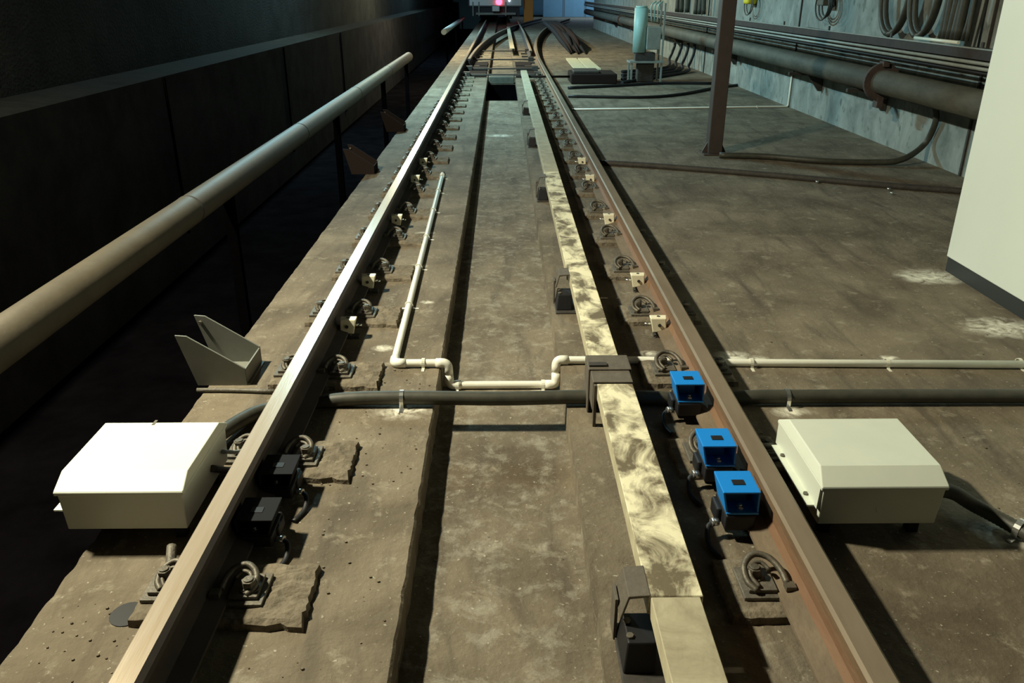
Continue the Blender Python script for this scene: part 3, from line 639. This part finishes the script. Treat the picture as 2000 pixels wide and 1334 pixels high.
# thin white line conduit with riser
t = thing('thin_white_conduit', 'thin white conduit across the far floor from rail to right wall', 'conduit')
a = at(1118, 214, .012); c = at(1540, 208, .012)
MB().tube(fillet([a, (3.97, c.y, .012), (3.97, c.y, .5)], .03), .012, 8).build('pipe_run', M['wpipe'], t)
for f in (.35, .85): saddle(a.lerp(c, f), (1, 0, 0), .012, M['wpipe'], t)
# post
t = thing('steel_post', 'dark brown square steel post standing on the right floor', 'post', at(1393, 300, 0))
MB().box(-.068, .068, -.068, .068, .01, 4.6).build('column', M['post'], t, .006)
MB().box(-.12, .12, -.12, .12, 0, .014).build('base_plate', M['post'], t, .003)
MB().hexa([(-.12, -.008, .014), (.12, -.008, .014), (.12, .008, .014), (-.12, .008, .014), (-.065, -.008, .12), (.065, -.008, .12), (.065, .008, .12), (-.065, .008, .12)]).build('gusset', M['post'], t)
pb = at(1405, 303, .03)
cable('ground_cable', 'dark cable from post base across floor curving up the right wall', [pb, at(1500, 306, .03), at(1600, 314, .03), at(1700, 317, .03), at(1760, 312, .06), atX(1805, 282, 3.93), atX(1828, 235, 3.95), atX(1824, 200, 3.9), atX(1815, 175, 3.85)], .028, M['cable'])
t = thing('floor_conduit', 'low brown conduit crossing the right floor in front of the post', 'conduit')
MB().tube(bez([at(1172, 318, .02), at(1300, 326, .02), at(1500, 342, .02), at(1700, 360, .02), at(1880, 374, .02), at(1990, 382, .02)], 6), .028, 12).build('hose', M['dark'], t)
for (x, y) in ((1444, 336), (1596, 356), (1736, 370), (1742, 378)): MB().cyl(at(x, y, .012), .014, .012, 10).build('clamp_bolt', M['silver'], t)
# white cabinet
t = thing('equipment_cabinet', 'tall white equipment cabinet with black plinth at the right edge', 'cabinet', (2.548, 4.43, 0))
MB().box(0, .7, -2.4, 0, .085, 2.2).build('body', M['cabinet'], t, .004)
MB().box(.006, .69, -2.39, -.008, 0, .085).build('plinth', M['plinth'], t)
# signal box on a stand
base = at(1258, 160, 0)
t = thing('signal_machine', 'pale green cylindrical box on a stand beyond the post', 'signal box', base)
MB().tube([(-.12, 0, .50), (-.12, 0, 1.22)], .12, 20).build('cylinder', M['teal'], t)
MB().box(-.02, .22, -.14, .1, .55, .92).build('box', M['galv'], t, .01)
MB().cyl((-.12, 0, 1.22), .10, .03, 20).build('cap', M['teal'], t)
MB().box(-.2, .15, -.1, .1, .36, .5).build('neck', M['dark'], t, .01)
for (x, y) in ((-.26, -.15), (.26, -.15), (-.26, .2), (.26, .2)): MB().box(x - .015, x + .015, y - .015, y + .015, 0, .36 if x < 0 else 1.3).build('leg', M['galv'], t)
MB().box(-.30, .30, -.18, .22, .33, .36).build('shelf', M['galv'], t)
MB().box(-.15, .15, -.08, .1, 0, .33).build('pedestal', M['dark'], t, .02)
for k in range(3): MB().tube(bez([(.05 + .05 * k, -.1, 1.0), (.02 + .06 * k, -.15, 1.25), (.1 + .06 * k, -.1, 1.32)], 4), .012, 6).build('wire', M['teal'], t)
# points machine, rods, tie plates
t = thing('points_machine', 'low dark points machine right of the rails before the signal box', 'points machine', at(1150, 160, 0))
MB().box(-.35, .45, -.4, .4, 0, .17).build('case', M['dim_brown'], t, .02)
MB().box(-.30, .15, -.3, .3, .17, .21).build('cover', M['dark'], t, .01)
MB().tube([(-.35, -.1, .1), (-1.3, -.1, .1)], .02, 8).build('rod', M['dim_brown'], t)
for k, (y, lab) in enumerate(((15.9, 'nearest'), (17.2, 'second'), (19.6, 'third'), (22.5, 'farthest'))):
    t = thing('stretcher_bar', f'dark steel switch bar across the track, {lab} of four', 'switch bar', (0, y, 0), 'switch bars')
    MB().box(XL + .02, XR - .02, -.05, .05, .035, .06).build('bar', M['dark'], t)
    for x in (XL + .12, XR - .12): MB().box(x - .06, x + .06, -.09, .09, .0, .10).build('bracket', M['dark'], t)
for k in range(7):
    y = 16.3 + k * .95
    for s, nm in ((-1, 'left'), (1, 'right')):
        x = XL if s < 0 else XR
        o = MB().box(x - .30 * s if s > 0 else x - .12, x + (.12 if s > 0 else .30) , y - .12, y + .12, 0, .028).build('slide_plate', M['dark'])
        tag(o, f'dark slide plate under the {nm} rail in the switch area', 'slide plate', f'slide plates under the {nm} rail')
for x0, x1, nm in ((-.66, -.30, 'left'), (.28, .64, 'right')):
    t = thing('switch_cover', f'dark steel cover plates between the rails in the switch, {nm} of two', 'cover plate', ((x0 + x1) / 2, 17.6, 0), 'dark covers in the switch')
    for k in range(3): MB().box(-.17, .17, -1.6 + 1.1 * k, -.65 + 1.1 * k, .0, .03).build('plate', M['dim_brown'], t, .004)
# pit cover edge and ledge
tag(MB().box(-.25, .23, 15.62, 16.0, -.1, .04).build('pit_beam', M['rpipe'], None, .02), 'pale concrete beam behind the dark pit between the rails', 'beam')
# guard boards on the diverging side
for k, (xa, xb, lab) in enumerate(((1123, 1146, 'left'), (1150, 1174, 'right'))):
    a = at(xa, 134, .12); c = at(xb, 134, .12); W_ = c.x - a.x
    P = [a + Vector((-.0 * i + (i * .9) ** 2 / 300, i * .9, 0)) for i in range(0, 4)]
    b = MB().sweep([(0, -.03), (0, 0), (W_, 0), (W_, -.03)], P); o = b.build('guard_board', M['paleboard']); tag(o, f'pale guard board beside the diverging rail, {lab} of two', 'guard board', 'pale guard boards')
    b = MB()
t = thing('cable_cover', 'dark hooded cable mass over the guard boards beside the diverging rail', 'cables', at(1140, 118, 0))
for k in range(7):
    x = -.20 + .065 * k
    pts = [(x + .04, 1.9 + .3 * (k % 3), 0.02), (x - .05, 3.4, .20 + .05 * (k % 3)), (x - .18, 5.5, .42 + .05 * (k % 2)), (x - .25, 8, .50), (x - .1, 12, .42), (x + .6, 17, .08)]
    pp = bez(pts, 6); MB().tube(pp, [min(.075, .012 + .009 * i) for i in range(len(pp))], 8).build('strand', M['dim_brown'] if k % 2 else M['matte_black'], t)
# ------------------------------------------------------------------ train
t = thing('subway_train', 'silver underground train with red tail light at the far end', 'train', (-.30, 44, 0))
MB().box(-1.4, 1.35, 0, 14, .75, 3.6).build('body', M['train'], t, .08)
b = MB().box(-1.2, 1.2, .15, 13, .35, .75); b.build('underframe', M['traindark'], t)
for x in (-.75, .75):
    MB().cyl((x - .06, 1.2, .6), .42, .13, 24, axis=(1, 0, 0)).build('wheel', M['traindark'], t)
MB().box(-.2, .2, -.5, .3, .55, .85).build('coupler', M['train'], t, .03)
MB().box(-1.0, 1.0, -.05, .1, .4, .5).build('step', M['galv'], t)
for x in (-1.15, -.85, .5): MB().box(x - .03, x + .03, -.06, .05, .35, 1.0).build('buffer_post', M['galv'], t)
MB().cyl((.16, -.04, 1.0), .16, .06, 20, axis=(0, -1, 0)).build('tail_light', M['red'], t)
MB().cyl((.68, -.04, 1.06), .05, .06, 16, axis=(0, -1, 0)).build('marker_light', M['white_l'], t)
MB().box(-.8, .8, -.02, .02, 1.7, 2.8).build('window', M['black'], t, .03)
tag(MB().box(1.12, 1.6, 44.5, 45.1, 0, 1.6).build('orange_cabinet', M['orange'], None, .02), 'orange cabinet standing right of the train', 'cabinet')
for k in range(3):
    t = thing('blue_door', ['blue door right of the orange cabinet, left of three', 'blue door in the middle of three at the far wall', 'blue door right of three at the far wall'][k], 'door', (2.6 + 1.35 * k, 55, 0), 'blue doors at the far end')
    MB().box(0, 1.25, 0, .1, 0, 2.6).build('panel', M['bluewall'], t, .01)
    MB().box(1.25, 1.33, -.03, .12, 0, 2.6).build('frame', M['train'], t)
# small grit on the slab
gr = MB()
for k in range(220):
    zone = R.random()
    if zone < .4: x, y = R.uniform(-.62, -.29), R.uniform(1.2, 3.2)
    elif zone < .7: x, y = R.uniform(.9, 2.4), R.uniform(1.4, 3.6)
    else: x, y = R.uniform(-1.15, -.9), R.uniform(1.3, 1.7)
    r = R.uniform(.0015, .0045); gr.cyl((x, y, -.001), r, r * 1.2, 5, smooth=False)
o = gr.build('grit', M['grout']); tag(o, 'scattered grit and crumbs of grout on the concrete slab', 'grit'); o['kind'] = 'stuff'
